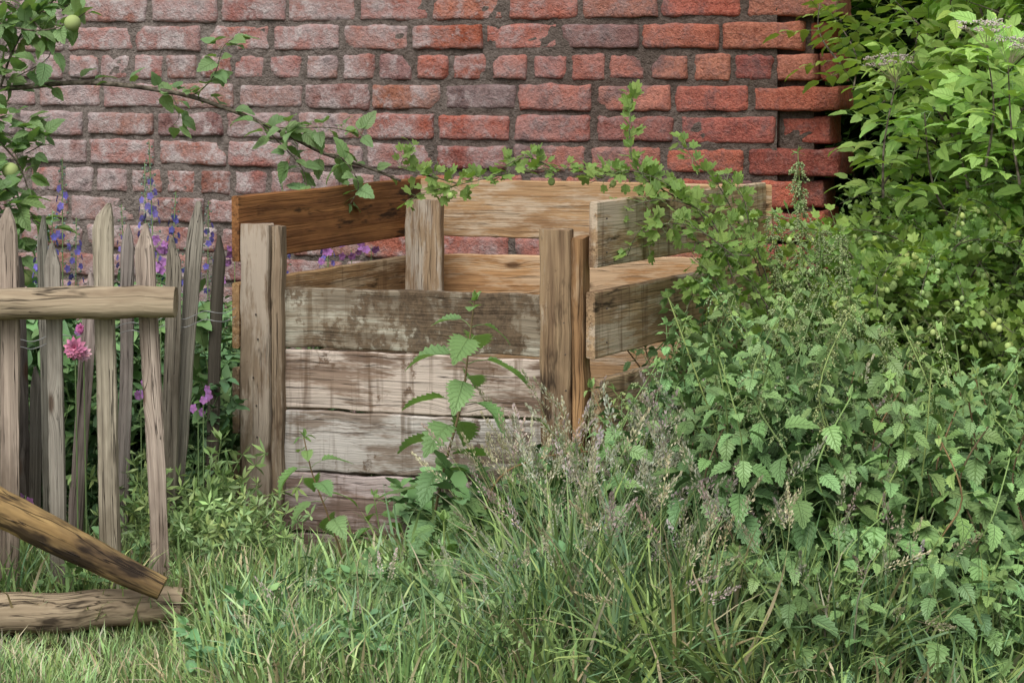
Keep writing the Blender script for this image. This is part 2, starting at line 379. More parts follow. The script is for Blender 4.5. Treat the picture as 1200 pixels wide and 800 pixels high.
def one_brick(x0,Lb,Hb,zc,header,dep,cc,rec=0):
    xs=[0,0,.008,.022]+[.022+(Lb-.044)*i/9 for i in range(1,9)]+[Lb-.022,Lb-.008,Lb,Lb]
    if header: xs=[0,0,.008,.022]+[.022+(Lb-.044)*i/5 for i in range(1,5)]+[Lb-.022,Lb-.008,Lb,Lb]
    zs=[0,0,.007,.018]+[.018+(Hb-.036)*i/3 for i in range(1,3)]+[Hb-.018,Hb-.007,Hb,Hb]
    nx=len(xs);nz=len(zs); off=Vector((U(0,50),U(0,50),U(0,50))); pr=U(-.008,.006)-rec; ti=U(-.02,.02); sk=U(-.014,.014)
    chipc=(R.choice([0,1]),R.choice([0,1])) if R.random()<.35 else None; chs=U(.02,.05)
    vs=[];fs=[];lc=[]
    for i in range(nx):
        for j in range(nz):
            e=i in(0,nx-1) or j in(0,nz-1); e2=(i in(1,nx-2))+(j in(1,nz-2))
            yy=-dep if e else (-.006*e2 - (.008 if e2==2 else 0))
            lx,lz=xs[i]-Lb/2,zs[j]-Hb/2
            nn=noise.noise(Vector((lx*14,lz*14,0))+off); n2=noise.noise(Vector((lx*50,lz*50,3))+off)
            shr=1-(.012 if e2==2 else 0)*1
            if e2>0 and n2>.1: yy-=.010
            jx=(nn*.007+n2*.005) if e2 or e else n2*.003; jz=(noise.noise(Vector((lx*16,lz*20,7))+off)*.008+noise.noise(Vector((lx*55,lz*50,9))+off)*.004) if (e2 or e) else 0
            if not e:
                yy+=nn*.006+n2*.004
                if chipc:
                    dd=math.hypot(lx-(Lb/2 if chipc[0] else -Lb/2),(lz-(Hb/2 if chipc[1] else -Hb/2)))
                    if dd<chs: yy-=.022*(1-dd/chs)+.006
            p=WR+wd*(x0+Lb/2+lx*shr+jx)+wn*(yy+pr+ti*lx*2)+Vector((0,0,zc+lz*shr+jz+sk*lx))
            vs.append(p); lc.append((lx,lz,0))
    for i in range(nx-1):
        for j in range(nz-1): a=i*nz+j; fs.append([a,a+nz,a+nz+1,a+1])
    mbk.add(vs,fs,cc,lc,M_brick,True)
def bcol(x):
    red=U(0,1); cc=(.43,.125,.078) if red<.42 else ((.47,.175,.11) if red<.68 else ((.33,.10,.075) if red<.86 else ((.24,.105,.09) if red<.97 else (.14,.085,.08))))
    if x<-1.4:
        q=min(1,(-1.4-x)/.8+.25)*.6; cc=tuple(cc[i]*(1-q)+(.35,.19,.16)[i]*q for i in range(3))
    return jc(cc,.17)
for r in range(-6,14):
    zc=z_r0-r*CP
    if zc<-.1: break
    header=(r%4==0); pit=.158 if header else .316
    idx=r+2
    end=sx_end[idx%8]; x=end; first=True
    if end<0: one_brick(end+.014,max(.07,-end+U(-.02,.04)),CP-.02,zc,True,.24,tuple(v*.85 for v in bcol(0)),.045)
    while x>-5.6:
        joint=U(.014,.030)
        Lb=(pit-.020)*U(.94,1.04); Hb=CP-.019+U(-.010,.005)
        if first and not header: Lb*=U(1.0,1.25)
        x0=x-Lb
        one_brick(x0,Lb,Hb,zc,header,.30 if first else .06,bcol(x))
        x=x0-joint; first=False
mbk.obj('bricks',wall)
mb=MB(); nx,nz=300,110; vs=[];fs=[]
zt=z_r0+6.5*CP
xe=-.16
for i in range(nx+1):
    for j in range(nz+1):
        x=-5.5+(5.5+xe)*i/nx; z=-.1+(zt+.1)*j/nz; p=WR+wd*x+Vector((0,0,z))
        vs.append(p+wn*(-.011+.010*noise.noise(p*9)+.005*noise.noise(p*31)))
for i in range(nx):
    for j in range(nz): a=i*(nz+1)+j; fs.append([a,a+nz+1,a+nz+2,a+1])
mb.add(vs,fs,(1,1,1),vs,M_mort)
c=[WR+wd*x-wn*y+Vector((0,0,z)) for x in(-5.5,xe+.001) for y in(.025,.30) for z in(-.1,zt+.002)]
mb.add(c,[[0,1,3,2],[4,6,7,5],[2,3,7,6],[1,5,7,3]],(1,1,1),c,M_mort,False)
a=[WR+wd*x-wn*y+Vector((0,0,z)) for x in(xe,-.03) for y in(.052,.28) for z in(-.1,zt-.05)]
mb.add(a,[[0,4,5,1],[4,6,7,5],[2,3,7,6],[1,5,7,3]],(.5,.5,.5),a,M_mort,False)
mb.obj('mortar',wall)

# ================================================================ GROUND
mb=MB(); vs=[];fs=[]; gx=[-150,-60,-20,-8]+[-5+10*i/60 for i in range(61)]+[8,20,60,150]; gy=[-150,-60,-20,-5,0]+[2+9*i/54 for i in range(55)]+[14,20,60,150]
for x in gx:
    for y in gy:
        near=1 if(abs(x)<6 and 1<y<12) else 0
        vs.append(Vector((x,y,near*(.03*noise.noise(Vector((x*1.7,y*1.7,0)))+.012*noise.noise(Vector((x*7,y*7,0))))-.01)))
n2=len(gy)
for i in range(len(gx)-1):
    for j in range(n2-1): a=i*n2+j; fs.append([a,a+n2,a+n2+1,a+1])
mb.add(vs,fs,(1,1,1),vs,M_soil); mb.obj('ground')

# ================================================================ FENCE
fence=empty('paling_fence_gate')
def picket(mb,pt,pb,w,t,mat,tint):
    d=pt-pb; L=d.length; d.normalize(); s=Vector((1,0,0)); s=(s-d*s.dot(d)).normalized(); nn=s.cross(d); a0=U(-.35,.35)
    s,nn=s*math.cos(a0)+nn*math.sin(a0),nn*math.cos(a0)-s*math.sin(a0)
    off=Vector((U(0,20),U(0,20),U(0,20))); N=30; vs=[];lc=[];fs=[]; K=7; tl=U(.04,.10); lean=U(-.35,.35); ft=U(.1,.35)
    for i in range(N+1):
        x=L*i/N; tp=min(1,(L-x)/tl*(1-ft)+ft)
        tw=noise.noise(Vector((x*1.3,0,0))+off)*.3
        c=pb+d*x+s*(.009*noise.noise(Vector((x*2.2,3,0))+off))+s*(1-tp)*w*lean
        for k in range(K):
            a=2*math.pi*k/K+tw+.4; rr=1+.20*noise.noise(Vector((x*2.2,math.cos(a)*2,math.sin(a)*2))+off)+.10*noise.noise(Vector((x*25,k*2.,0))+off)
            y=math.cos(a)*w*.5*rr*tp*1.02; z=math.sin(a)*t*.5*rr*(.5+.5*tp)
            vs.append(c+s*y+nn*z); lc.append(Vector((x,y,z))+off)
    for i in range(N):
        for k in range(K): k2=(k+1)%K; fs.append([i*K+k,i*K+k2,(i+1)*K+k2,(i+1)*K+k])
    fs.append([N*K+k for k in range(K)]); fs.append(list(range(K))[::-1])
    mb.add(vs,fs,tint,lc,mat,False)
mb=MB()
for (x1,y1,x2,y2,w) in [(8,243,13,705,26),(62,285,67,698,20),(121,238,130,690,27),(168,262,189,692,25),(-55,250,-50,700,26),(-110,240,-104,700,26),(-170,255,-168,700,26),(-230,250,-226,700,26),(-290,250,-286,700,26)]:
    Y=5.56; picket(mb,P(x1,y1,Y),P(x2,y2,Y),w*Y/F,.028,W_fence,jc((1.12,1.10,1.06),.15))
mb.obj('palings',fence)
mb=MB()
def logp(a,b,n=14,amp=.008):
    o=U(0,50); return [a.lerp(b,i/n)+Vector((0,amp*noise.noise(Vector((i*.4,o,0))),amp*noise.noise(Vector((i*.4,o,9))))) for i in range(n+1)]
tube(mb,logp(P(-330,361,5.5),P(206,353,5.5),26,.010),.047,.043,(1.0,.96,.90),W_log,16,.16)
tube(mb,logp(P(-330,738,5.30),P(214,708,5.40),26,.010),.056,.047,(.92,.87,.80),W_log,16,.16)
mb.obj('rails',fence)
mb=MB(); tube(mb,logp(P(-120,530,5.33),P(40,615,5.31),8)+logp(P(40,615,5.31),P(190,690,5.30),10,.003)[1:],.060,.030,(1,1,1),W_brace,16,.14); mb.obj('diagonal_brace',fence)
fence2=empty('chestnut_paling_fence')
mb=MB()
for (x1,y1,x2,y2,w,Y,mt) in [(233,236,203,600,20,5.95,0),(206,278,197,560,20,5.9,0),(259,276,248,520,15,6.1,1),(109,320,88,640,18,5.9,0),(46,430,38,650,16,6.0,1),(151,262,146,480,16,5.95,0),(50,252,56,600,14,5.95,0),(20,300,28,600,16,6.0,1),(-30,260,-24,600,20,5.9,0),(-80,260,-74,600,20,5.9,0),(-130,260,-134,600,20,5.9,0)]:
    a=P(x1,y1,Y); b=P(x2,y2,Y); k=(a.z+.02)/(a.z-b.z); b=a+(b-a)*k
    picket(mb,a,b,w*Y/F,.024,W_fdark if mt else W_fence,jc((.85,.84,.82),.15))
mb.obj('palings',fence2)
M_wire=NT('galvanised_wire'); M_wire=M_wire.done(M_wire.n('ShaderNodeBsdfPrincipled',{'Base Color':(.35,.35,.34),'Metallic':.6,'Roughness':.5}).outputs[0])
mb=MB()
for (ya,yb) in ((412,362),(420,372)):
    pts=[P(-60+i*12,ya+(yb-ya)*i/28+3*math.sin(i*1.7),5.93+.02*math.sin(i*1.3)) for i in range(29)]
    tube(mb,smooth_path(pts,3),.0012,.0012,(1,1,1),M_wire,5)
mb.obj('binding_wire',fence2)

# ================================================================ PLANTS
def nettle(mb,pts,size=1.0,first=.18,seed_heads=False,col=C_net,ltop=C_netl,gap=.062,lmax=.115,taper=.65,teeth=9,big=1.0,mat=None):
    mat=mat or M_nettle
    pts=smooth_path(pts,6); L=[0]
    for i in range(1,len(pts)): L.append(L[-1]+(pts[i]-pts[i-1]).length)
    T=L[-1]; tube(mb,pts,.0042*size,.0018*size,jc((.22,.30,.11) if R.random()<.7 else (.22,.15,.08),.1),M_stem,6)
    def at(x):
        for i in range(1,len(L)):
            if L[i]>=x:
                k=(x-L[i-1])/max(1e-6,L[i]-L[i-1]); return pts[i-1].lerp(pts[i],k),(pts[i]-pts[i-1]).normalized()
        return pts[-1],(pts[-1]-pts[-2]).normalized()
    x=T*first; ang=U(0,6.28)
    while x<T:
        f=x/T; p,d=at(x); d,s,n=frame(d,Vector((.3,.9,.2)))
        sz=lmax*size*(1.0 if f<taper else 1-.75*((f-taper)/(1-taper))**1.1)*U(.85,1.12)
        for k in(0,1):
            if f<.4 and R.random()<.10: continue
            a=ang+k*math.pi+U(-.2,.2); rad=s*math.cos(a)+n*math.sin(a)
            el=U(.15,.5)+.5*max(0,f-.7)*2; pd=(rad+d*el).normalized()
            pl=sz*.38; q=p+pd*pl; tube(mb,[p,p.lerp(q,.5)+d*pl*.08,q],.0014*size,.001*size,C_stem,M_stem,3)
            dr=U(.4,1.0); ld_=(rad+Vector((0,0,-.15-.45*(1-f)+.5*max(0,f-.75)))+rdir()*.15).normalized()
            c=tuple(col[i]*(1-f**2*.8)+ltop[i]*f**2*.8 for i in range(3))
            leaf(mb,q,ld_,d+rdir()*.25,sz,sz*.31,jc(c,.16),mat,teeth,.15,dr,U(.1,.4))
            if seed_heads and .35<f<.99:
                for m in range(2 if big==1 else 5):
                    b=a+U(-1.2,1.2); rd_=(s*math.cos(b)+n*math.sin(b)); q2=p+rd_*U(.02,.045)*size*big+Vector((0,0,U(-.035,.0)*big)); 
                    pp=[p,p.lerp(q2,.5)+Vector((0,0,.008)),q2]
                    tube(mb,pp,.0008,.0006,(.2,.24,.1),M_stem,3)
                    for q3 in range(7): ball(mb,pp[1].lerp(q2,q3/6)+rdir()*.003,U(.0018,.0036),jc((.30,.36,.17),.2),M_stem,4,3)
        x+=gap*size*(1.1-.72*max(0,f-.35)) ; ang+=math.pi/2
    p=pts[-1]
    for k in range(4): leaf(mb,p,(rdir(.9)),rdir(.5),.03*size,.008*size,jc(ltop),mat,3,.1,.4,.4)
def var_nettle(h,seed):
    mb=MB(); b=Vector((0,0,0)); w=.07*h
    pts=[b]+[Vector((U(-w,w)*i*.5,U(-w,w)*i*.5,h*i/4)) for i in range(1,5)]
    nettle(mb,pts,U(.9,1.1),.22,seed,teeth=6,lmax=.112,taper=.45,gap=.062); return mb.pack()
NET=[(h,var_nettle(h,sd)) for h,sd in ((.45,0),(.55,0),(.65,0),(.75,0),(.85,0),(.7,1),(.85,1),(.95,1),(.6,0),(.8,0))]
def grass_clump(h,n,spread,wid=.0035,cols=(C_gr,C_grb),lean=.7,heads=0,dead=.06,N=5):
    mb=MB()
    for i in range(n):
        a=U(0,6.28); r=spread*math.sqrt(U(0,1)); b=Vector((r*math.cos(a),r*math.sin(a),-.01)); L=h*U(.5,1.15)
        o=a+U(-1.2,1.2); hd=Vector((math.cos(o),math.sin(o),0)); side=Vector((-hd.y,hd.x,0)); bend=U(.2,1)*lean*2.2; st=U(.02,.4)
        vs=[];fs=[];lc=[]; p=b.copy(); c=jc(R.choice(cols),.28)
        if R.random()<dead: c=jc((.46,.40,.24),.2)
        w=wid*U(.7,1.3); tw=U(-.8,.8)
        for k in range(N+1):
            t=k/N; th=st+bend*t**1.5; ww=w*(1-t**2.2)*(.75+.5*min(1,t*4)); sd=(side*math.cos(tw*t)+hd*math.sin(tw*t)*.5)
            vs+=[p-sd*ww,p+sd*ww]; lc+=[(t,-1,0),(t,1,0)]
            p=p+(hd*math.sin(th)+Vector((0,0,1))*math.cos(th))*L/N
        for k in range(N): a2=k*2; fs.append([a2,a2+1,a2+3,a2+2])
        mb.add(vs,fs,c,lc,M_grass)
    for i in range(heads):
        a=U(0,6.28); hd=Vector((math.cos(a),math.sin(a),0)); L=h*U(1.15,1.5); pts=[Vector((0,0,0))+hd*L*.32*t*t+Vector((0,0,L*t*(1-.12*t))) for t in (0,.25,.5,.80,.9,1)]
        tube(mb,pts,.0013,.0007,(.34,.40,.18),M_grass,3)
        hc=R.choice([(.50,.40,.36),(.46,.44,.30),(.54,.46,.38)])
        for k in range(80):
            t=U(0,1); p=pts[3].lerp(pts[5],t); wv=.013*(1-t)+.002; q=p+rdir()*wv; d=(q-p+Vector((0,0,.014))+hd*.006).normalized()
            leaf(mb,q,d,rdir(),.013,.0026,jc(hc,.2),M_grass,1,0,.1,.2,pr_lance)
    return mb.pack()
cs=((.27,.39,.13),(.33,.43,.16),(.20,.32,.11))
GS=[grass_clump(.15,42,.11,.0028,cs,1.1,0,.16,3) for _ in range(6)]
GM=[grass_clump(.30,44,.10,.0042,(C_gr,C_grb,(.30,.41,.14),(.15,.26,.10)),1.2,0,.08,5) for _ in range(6)]
GL=[grass_clump(.54,36,.08,.0054,(C_gr,C_grb,(.28,.40,.15),(.14,.25,.10)),.85,h) for h in(0,2,0,3,2)]
def weed(h,n,ls,kind,col):
    mb=MB()
    for i in range(n):
        a=U(0,6.28); hd=Vector((math.cos(a),math.sin(a),0)); L=h*U(.6,1.1); pts=smooth_path([Vector((0,0,0)),hd*L*.2+Z(L*.45),hd*L*U(.35,.8)+Z(L*U(.7,1))],4)
        tube(mb,pts,.0014,.0008,C_stem,M_stem,3)
        for k in range(2,len(pts)):
            p=pts[k]
            for m in range(3 if kind!='cleaver' else 6):
                d=rdir(.25)
                if kind=='lobe': lobed(mb,p+d*ls*.4,d,Z(1)+rdir()*.5,ls,jc(col),M_garden)
                elif kind=='cleaver': leaf(mb,p,d,rdir(),ls,ls*.13,jc(col),M_grass,1,0,.3,.1,pr_obov)
                else: leaf(mb,p+d*ls*.2,d,Z(1)+rdir()*.5,ls,ls*.33,jc(col),M_garden,3,.06,.5,.2)
    return mb.pack()
WD=[weed(.16,7,.035,'ov',(.20,.34,.13)),weed(.14,7,.04,'lobe',(.22,.37,.13)),weed(.25,8,.028,'cleaver',(.28,.42,.15)),weed(.24,6,.055,'ov',(.16,.29,.115)),weed(.2,8,.022,'cleaver',(.31,.43,.16))]

lawn=Group('lawn_grass')
for i in range(1300):
    x=U(-2.3,2.2);y=U(4.5,6.5)
    if i%2: x=U(-1.7,.1); y=U(4.7,6.2)
    px=600+x*F/y; s=U(.7,1.4)
    if px<250 and 5.05<y<5.45: s*=.28
    elif px<250 and y<5.1: s=min(s,.75)
    if 300<px<520 and y>5.7: s*=.6
    inst(R.choice(GS),'g',lawn,(x,y,0),U(0,6.28),(U(-.35,.35),U(-.35,.35)),s)
weeds=Group('low_weeds')
for i in range(430):
    px=U(-150,1350);Y=U(4.85,6.1)
    x=(px-600)*Y/F
    w=R.choice(WD); s=U(.6,1.1)*(.65 if px<430 else 1)
    if px<250 and 4.9<Y<5.5: continue
    if 300<px<500 and Y>5.65: s*=.5
    inst(w,'weed',weeds,(x,Y,0),U(0,6.28),(U(-.2,.2),U(-.2,.2)),s)
for i in range(45):
    px=U(195,300); Y=U(5.7,6.15); inst(R.choice([WD[2],WD[4]]),'cleavers',weeds,((px-600)*Y/F,Y,0),U(0,6.28),(U(-.2,.2),U(-.2,.2)),U(.7,1.3)*(1.4 if px<270 else .6))
for i in range(40):
    px=U(530,700); Y=U(5.6,6.0); inst(R.choice([WD[3],WD[0],WD[3],WD[2]]),'weed',weeds,((px-600)*Y/F,Y,0),U(0,6.28),(U(-.2,.2),U(-.2,.2)),U(.8,1.4))
tall=Group('tall_grass')
for i in range(170):
    Y=U(4.75,5.95); px=U(300,1050)
    if px<600 and Y>5.25: continue
    s=U(.5,.85)*(1 if px>600 else .62)
    inst(R.choice(GL if s>.35 else GM),'grass_tuft',tall,((px-600)*Y/F,Y,0),U(0,6.28),(U(-.6,.6),U(-.6,.6)),s)
for i in range(520):
    Y=U(4.75,6.1); px=U(-100,1250)
    if px<260 and Y<5.48: continue
    if px<600 and Y>5.75: continue
    inst(R.choice(GM),'grass_tuft',tall,((px-600)*Y/F,Y,0),U(0,6.28),(U(-.8,.8),U(-.8,.8)),U(.6,1.15)*(.8 if px<500 else 1))
for i in range(105):
    Y=U(4.95,6.0); px=U(600,1010)
    inst(R.choice([GL[1],GL[3],GL[4]]),'grass_tuft',tall,((px-600)*Y/F,Y,0),U(0,6.28),(U(-.2,.2),U(-.2,.2)),U(.6,.95))

netp=Group('nettle_patch')
TX=[600,640,690,740,780,820,850,900,950,1000,1050,1100,1150,1210,1400]; TY=[600,570,510,455,415,385,375,410,400,395,400,440,460,470,470]
def top(px): return float(np.interp(px,TX,TY))
for i in range(500):
    Y=U(5.05,6.95); px=U(570,1330)
    lo=np.interp(Y,[5.0,5.3,5.8,6.1,7.0],[880,730,600,670,790])
    if px<lo: continue
    if px<820 and R.random()<.4: continue
    tz=CH-(top(px)-HZ)*Y/F; h=tz*U(.52,1.0)
    if R.random()<.2: h=tz*U(1.0,1.2)
    if h<.15: continue
    hh,me=min(NET,key=lambda q:abs(q[0]-h)+U(0,.12)); s=h/hh
    if s<.4 or s>1.5: continue
    inst(me,'nettle',netp,((px-600)*Y/F,Y,0),U(0,6.28),(U(-.12,.12),U(-.12,.12)),(max(s,.75)*.95,max(s,.75)*.95,s))
for i in range(55):
    Y=U(4.75,5.15); px=U(890,1300); h=(CH-(U(600,700)-HZ)*Y/F)
    hh,me=R.choice(NET[:4]); s=h/hh
    inst(me,'nettle',netp,((px-600)*Y/F,Y,0),U(0,6.28),(U(-.15,.15),U(-.15,.15)),(max(s,.75),max(s,.75),s))
for (px,py,Y) in [(868,335,6.1),(1000,330,6.3),(1075,360,6.2),(850,300,6.3),(805,380,6.0),(1110,390,5.7),(775,420,5.9),(1165,400,5.8),(735,455,5.8),(900,360,5.6),(960,385,5.5)]:
    h=CH-(py-HZ)*Y/F; hh,me=R.choice(NET[5:8]); inst(me,'nettle',netp,((px-600)*Y/F,Y,0),U(0,6.28),(0,0),(.9,.9,h/hh),1.15)
def hero(pl,Y,**k):
    mb=MB(); k.setdefault('mat',M_hero); nettle(mb,[P(a,b,Y+dy) for a,b,dy in pl],**k); return mb.obj('nettle_plant')
for (a,b,c,Y) in [(935,178,.0,6.35),(985,270,.0,6.2),(905,250,0,6.45),(1038,372,0,5.7),(960,265,0,6.5)]:
    hero([(a+12,b+480,0),(a+2,b+300,0),(a+6,b+150,0),(a,b,0)],Y,size=.75,first=.35,seed_heads=True,gap=.058,lmax=.085,taper=.3,big=1.15,col=(.22,.35,.13),ltop=(.31,.44,.17),teeth=6)
hero([(508,725,-.1),(505,640,0),(518,560,0),(541,470,.0),(550,400,0),(556,352,0)],5.75,size=1.25,first=.12,gap=.055,lmax=.115,col=(.19,.33,.13),ltop=(.27,.43,.16),taper=.82)
hero([(408,700,0),(400,650,0),(383,600,0),(366,555,0),(356,512,0)],5.85,size=.9,first=.2,gap=.065,col=(.23,.38,.15),taper=.8)
hero([(520,735,-.1),(560,625,0),(585,560,0),(640,535,.03),(700,528,.05)],5.7,size=1.1,first=.1,gap=.08,col=(.17,.30,.12))
hero([(540,760,-.2),(528,700,-.2),(522,660,-.2),(520,610,-.2)],5.6,size=1.35,first=.2,gap=.06,lmax=.13,col=(.18,.32,.13))
hero([(610,760,0),(615,680,0),(607,610,0),(600,570,0)],5.6,size=1.1,first=.2)
hero([(660,760,0),(655,660,0),(668,580,0),(660,520,0)],5.8,size=1.1,first=.2)
hero([(455,700,0),(450,650,0),(443,610,0),(438,580,0)],5.9,size=.7,first=.2)
hero([(580,740,0),(570,680,0),(575,640,0),(580,590,0)],5.7,size=1.0,first=.2)
hero([(1150,830,0),(1140,790,0),(1135,765,0)],5.0,size=.9,first=.3,col=(.2,.37,.13))

def cane(mb,pts,kind,ls,gap,col,r=.003,leaves=2,berries=0,barkcol=(1,1,1),mat=M_leaf,side=.05):
    pts=smooth_path(pts,6); tube(mb,pts,r,r*.4,barkcol,M_bark,5)
    acc=0
    for i in range(1,len(pts)):
        acc+=(pts[i]-pts[i-1]).length
        while acc>gap:
            acc-=gap; p=pts[i-1].lerp(pts[i],U(0,1)); d=(pts[i]-pts[i-1]).normalized()
            for k in range(leaves):
                q=(rdir(.35)+d*.4).normalized(); st=side*U(.3,1); e=p+q*st
                tube(mb,[p,e],.0009,.0007,C_stem,M_stem,3)
                s=ls*U(.6,1.15); nn=Vector((0,-.35,1))+rdir()*.6
                if kind=='lobe': lobed(mb,e,(q+rdir()*.4),nn,s,jc(col,.2),mat)
                elif kind=='ov': leaf(mb,e,q+Vector((0,0,-.2)),nn,s,s*.33,jc(col,.18),mat,5,.06,U(.2,.8),.25)
            if berries and R.random()<berries:
                c=p+Vector((U(-.02,.02),U(-.04,.02),-U(.02,.045))); tube(mb,[p,c],.0007,.0007,C_stem,M_stem,3); ball(mb,c,U(.009,.013),jc((.40,.50,.18)),M_stem,8,6,1.15)
def goose_var():
    mb=MB()
    for _ in range(3):
        a=U(0,6.28); hd=Vector((math.cos(a),math.sin(a),0)); L=U(.4,.7)
        pts=[Vector((0,0,0)),hd*L*.25+Z(L*.3),hd*L*.6+Z(L*.38),hd*L*.95+Z(L*.18)]
        cane(mb,pts,'lobe',.042,.034,C_goose,.0028,3,.6)
    return mb.pack()
GB=[goose_var() for _ in range(5)]
goose=Group('gooseberry_bush')
for i in range(90):
    px=U(930,1320); Y=U(6.75,7.4); top_y=np.interp(px,[930,980,1040,1200,1320],[390,310,235,225,225]); zt=CH-(top_y-HZ)*Y/F-.22
    z=U(.25,1)*zt
    inst(R.choice(GB),'gooseberry_cane',goose,((px-600)*Y/F,Y,max(.1,z)),U(0,6.28),(U(-.4,.4),U(-.4,.4)),U(.75,1.1))
def elder_leaf(mb,p,d,n,S,col,mat):
    d,s,n=frame(d,n); L=S; pts=[p,p+d*L*.5-n*L*.03,p+d*L-n*L*.14]; pts=smooth_path(pts,3); tube(mb,pts,.0016,.0009,C_stem,M_stem,3)
    T=4 if mat is M_leaf else 2
    for k,f in ((2,.36),(4,.68)):
        q=pts[k]
        for sg in(-1,1): leaf(mb,q,(d*.55+s*sg+rdir()*.15),n+rdir()*.2,S*.47*U(.85,1.1),S*.47*.26,jc(col,.14),mat,T,.07,U(.3,.9),.22)
    leaf(mb,pts[-1],d-n*.3,n+rdir()*.2,S*.52,S*.52*.26,jc(col,.14),mat,T,.07,.6,.22)
def elder_var(mat,col,flower=False):
    mb=MB(); pts=smooth_path([Vector((0,0,0)),Vector((U(-.05,.05),U(-.05,.05),.2)),Vector((U(-.1,.1),U(-.1,.1),.42))],5); tube(mb,pts,.006,.002,(1,1,1),M_bark,5)
    ang=U(0,6)
    for i in range(1,len(pts),2):
        for k in(0,1):
            a=ang+k*math.pi; rad=Vector((math.cos(a),math.sin(a),U(.1,.6))); elder_leaf(mb,pts[i],rad,Z(1)+rdir()*.3,U(.15,.22),col,mat)
        ang+=math.pi/2+U(-.3,.3)
    for k in range(3): elder_leaf(mb,pts[-1],rdir(.9),Z(1)+rdir()*.3,U(.12,.18),tuple(x*1.1 for x in col),mat)
    if flower:
        c=pts[-1]+Z(.08)
        for k in range(22):
            q=c+Vector((U(-.09,.09),U(-.09,.09),U(-.01,.03))); tube(mb,[pts[-1],q],.001,.0006,(.3,.25,.15),M_stem,3)
            for m in range(9): ball(mb,q+Vector((U(-.015,.015),U(-.015,.015),U(-.004,.006))),.0035,jc((.50,.42,.35),.2),M_stem,4,3)
    return mb.pack()
EL=[elder_var(M_leaf,C_elder) for _ in range(5)]; ELF=elder_var(M_leaf,C_elder,True)
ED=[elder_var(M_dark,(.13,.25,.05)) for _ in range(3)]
elder=empty('elder_bush'); elderg=Group('foliage',elder)
for i in range(150):
    px=U(1075,1420); Y=U(7.0,8.2); z=U(.55,2.1)
    if px<1110 and z<1.2: continue
    x=(px-600)*Y/F
    inst(R.choice(EL),'elder_branch',elderg,(x,Y,z-.3),U(0,6.28),(U(-.1,.9),U(-.6,.6)),U(.75,1.15))
for (px,py,Y) in [(1155,35,6.75),(1035,75,6.9),(1195,55,6.7)]:
    inst(ELF,'elder_branch',elderg,P(px,py,Y)-Z(.45),U(0,6),(.1,.0),.9)
for (px,py) in [(1000,40),(985,10),(1030,60),(1020,170),(1050,200)]:
    inst(R.choice(EL),'elder_branch',elderg,P(px,py,7.35)-Z(.2),U(0,6),(.4,.2),.75)
mb=MB()
for i in range(9):
    b=Vector((U(1.6,2.6),U(7.4,8.2),0)); tube(mb,smooth_path([b,b+Vector((U(-.15,.15),0,.8)),b+Vector((U(-.3,.3),U(-.3,.2),2.1))],5),.022,.008,(1,1,1),M_bark,7)
mb.obj('stems',elder)
hedge=empty('hedge'); hedgeg=Group('foliage',hedge)
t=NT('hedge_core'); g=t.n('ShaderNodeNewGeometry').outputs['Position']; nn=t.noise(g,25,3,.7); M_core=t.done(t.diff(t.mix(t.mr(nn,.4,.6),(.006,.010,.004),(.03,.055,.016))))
mb=MB(); vs=[];fs=[]
for i in range(41):
    for j in range(31):
        a=i/40*5.0; p=Vector((.9+a,9.1,3.2*j/30)); p.y+=.35*noise.noise(p*2.2)+.15*noise.noise(p*6); vs.append(p)
for i in range(40):
    for j in range(30): a=i*31+j; fs.append([a,a+31,a+32,a+1])
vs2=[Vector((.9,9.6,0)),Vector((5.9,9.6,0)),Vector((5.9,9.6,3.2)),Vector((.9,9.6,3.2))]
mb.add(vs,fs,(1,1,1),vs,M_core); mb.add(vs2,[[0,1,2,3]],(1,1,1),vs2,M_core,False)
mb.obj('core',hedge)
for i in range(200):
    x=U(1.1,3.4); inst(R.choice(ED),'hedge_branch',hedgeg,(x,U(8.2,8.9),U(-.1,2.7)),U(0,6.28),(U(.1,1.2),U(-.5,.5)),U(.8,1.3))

cur=MB()
def pl(l,Y,dy=0): return [P(a,b,Y+dy*i) for i,(a,b) in enumerate(l)]
CUR=[([(905,420),(880,330),(850,255),(800,225),(720,205),(650,198),(600,203),(545,215),(490,228),(478,240)],6.3),
 ([(860,330),(835,260),(790,235),(745,240),(715,262),(700,285)],6.15),
 ([(800,235),(765,215),(742,190),(738,150),(742,105)],6.3),
 ([(905,400),(890,320),(865,260),(840,215),(815,190),(800,165)],6.4),
 ([(880,330),(830,290),(790,270),(760,290)],6.2),
 ([(900,360),(860,300),(820,250),(780,215),(735,200),(690,215)],6.25),
 ([(650,198),(620,185),(600,190),(580,205)],6.3),
 ([(880,300),(850,300),(820,320),(800,350)],6.2),
 ([(900,330),(880,270),(870,230),(850,210)],6.35),
 ([(535,215),(500,205),(470,195),(485,170)],6.3),
 ([(870,400),(850,350),(820,330),(800,380)],6.15),
 ([(900,420),(860,370),(840,330),(810,300)],6.15),
 ([(860,300),(820,270),(790,262),(752,268),(735,300)],6.1)]
for l,Y in CUR: cane(cur,pl(l,Y),'lobe',.040,.025,C_goose,.0024,3,.05,side=.032)
cur.obj('currant_bush')
app=MB()
tr=[P(-330,900,7.2),P(-300,500,7.1),P(-280,100,7.0),P(-240,-120,7.0)]; tr[0].z=0
tube(app,smooth_path(tr,6),.075,.03,(1,1,1),M_bark,12,.15)
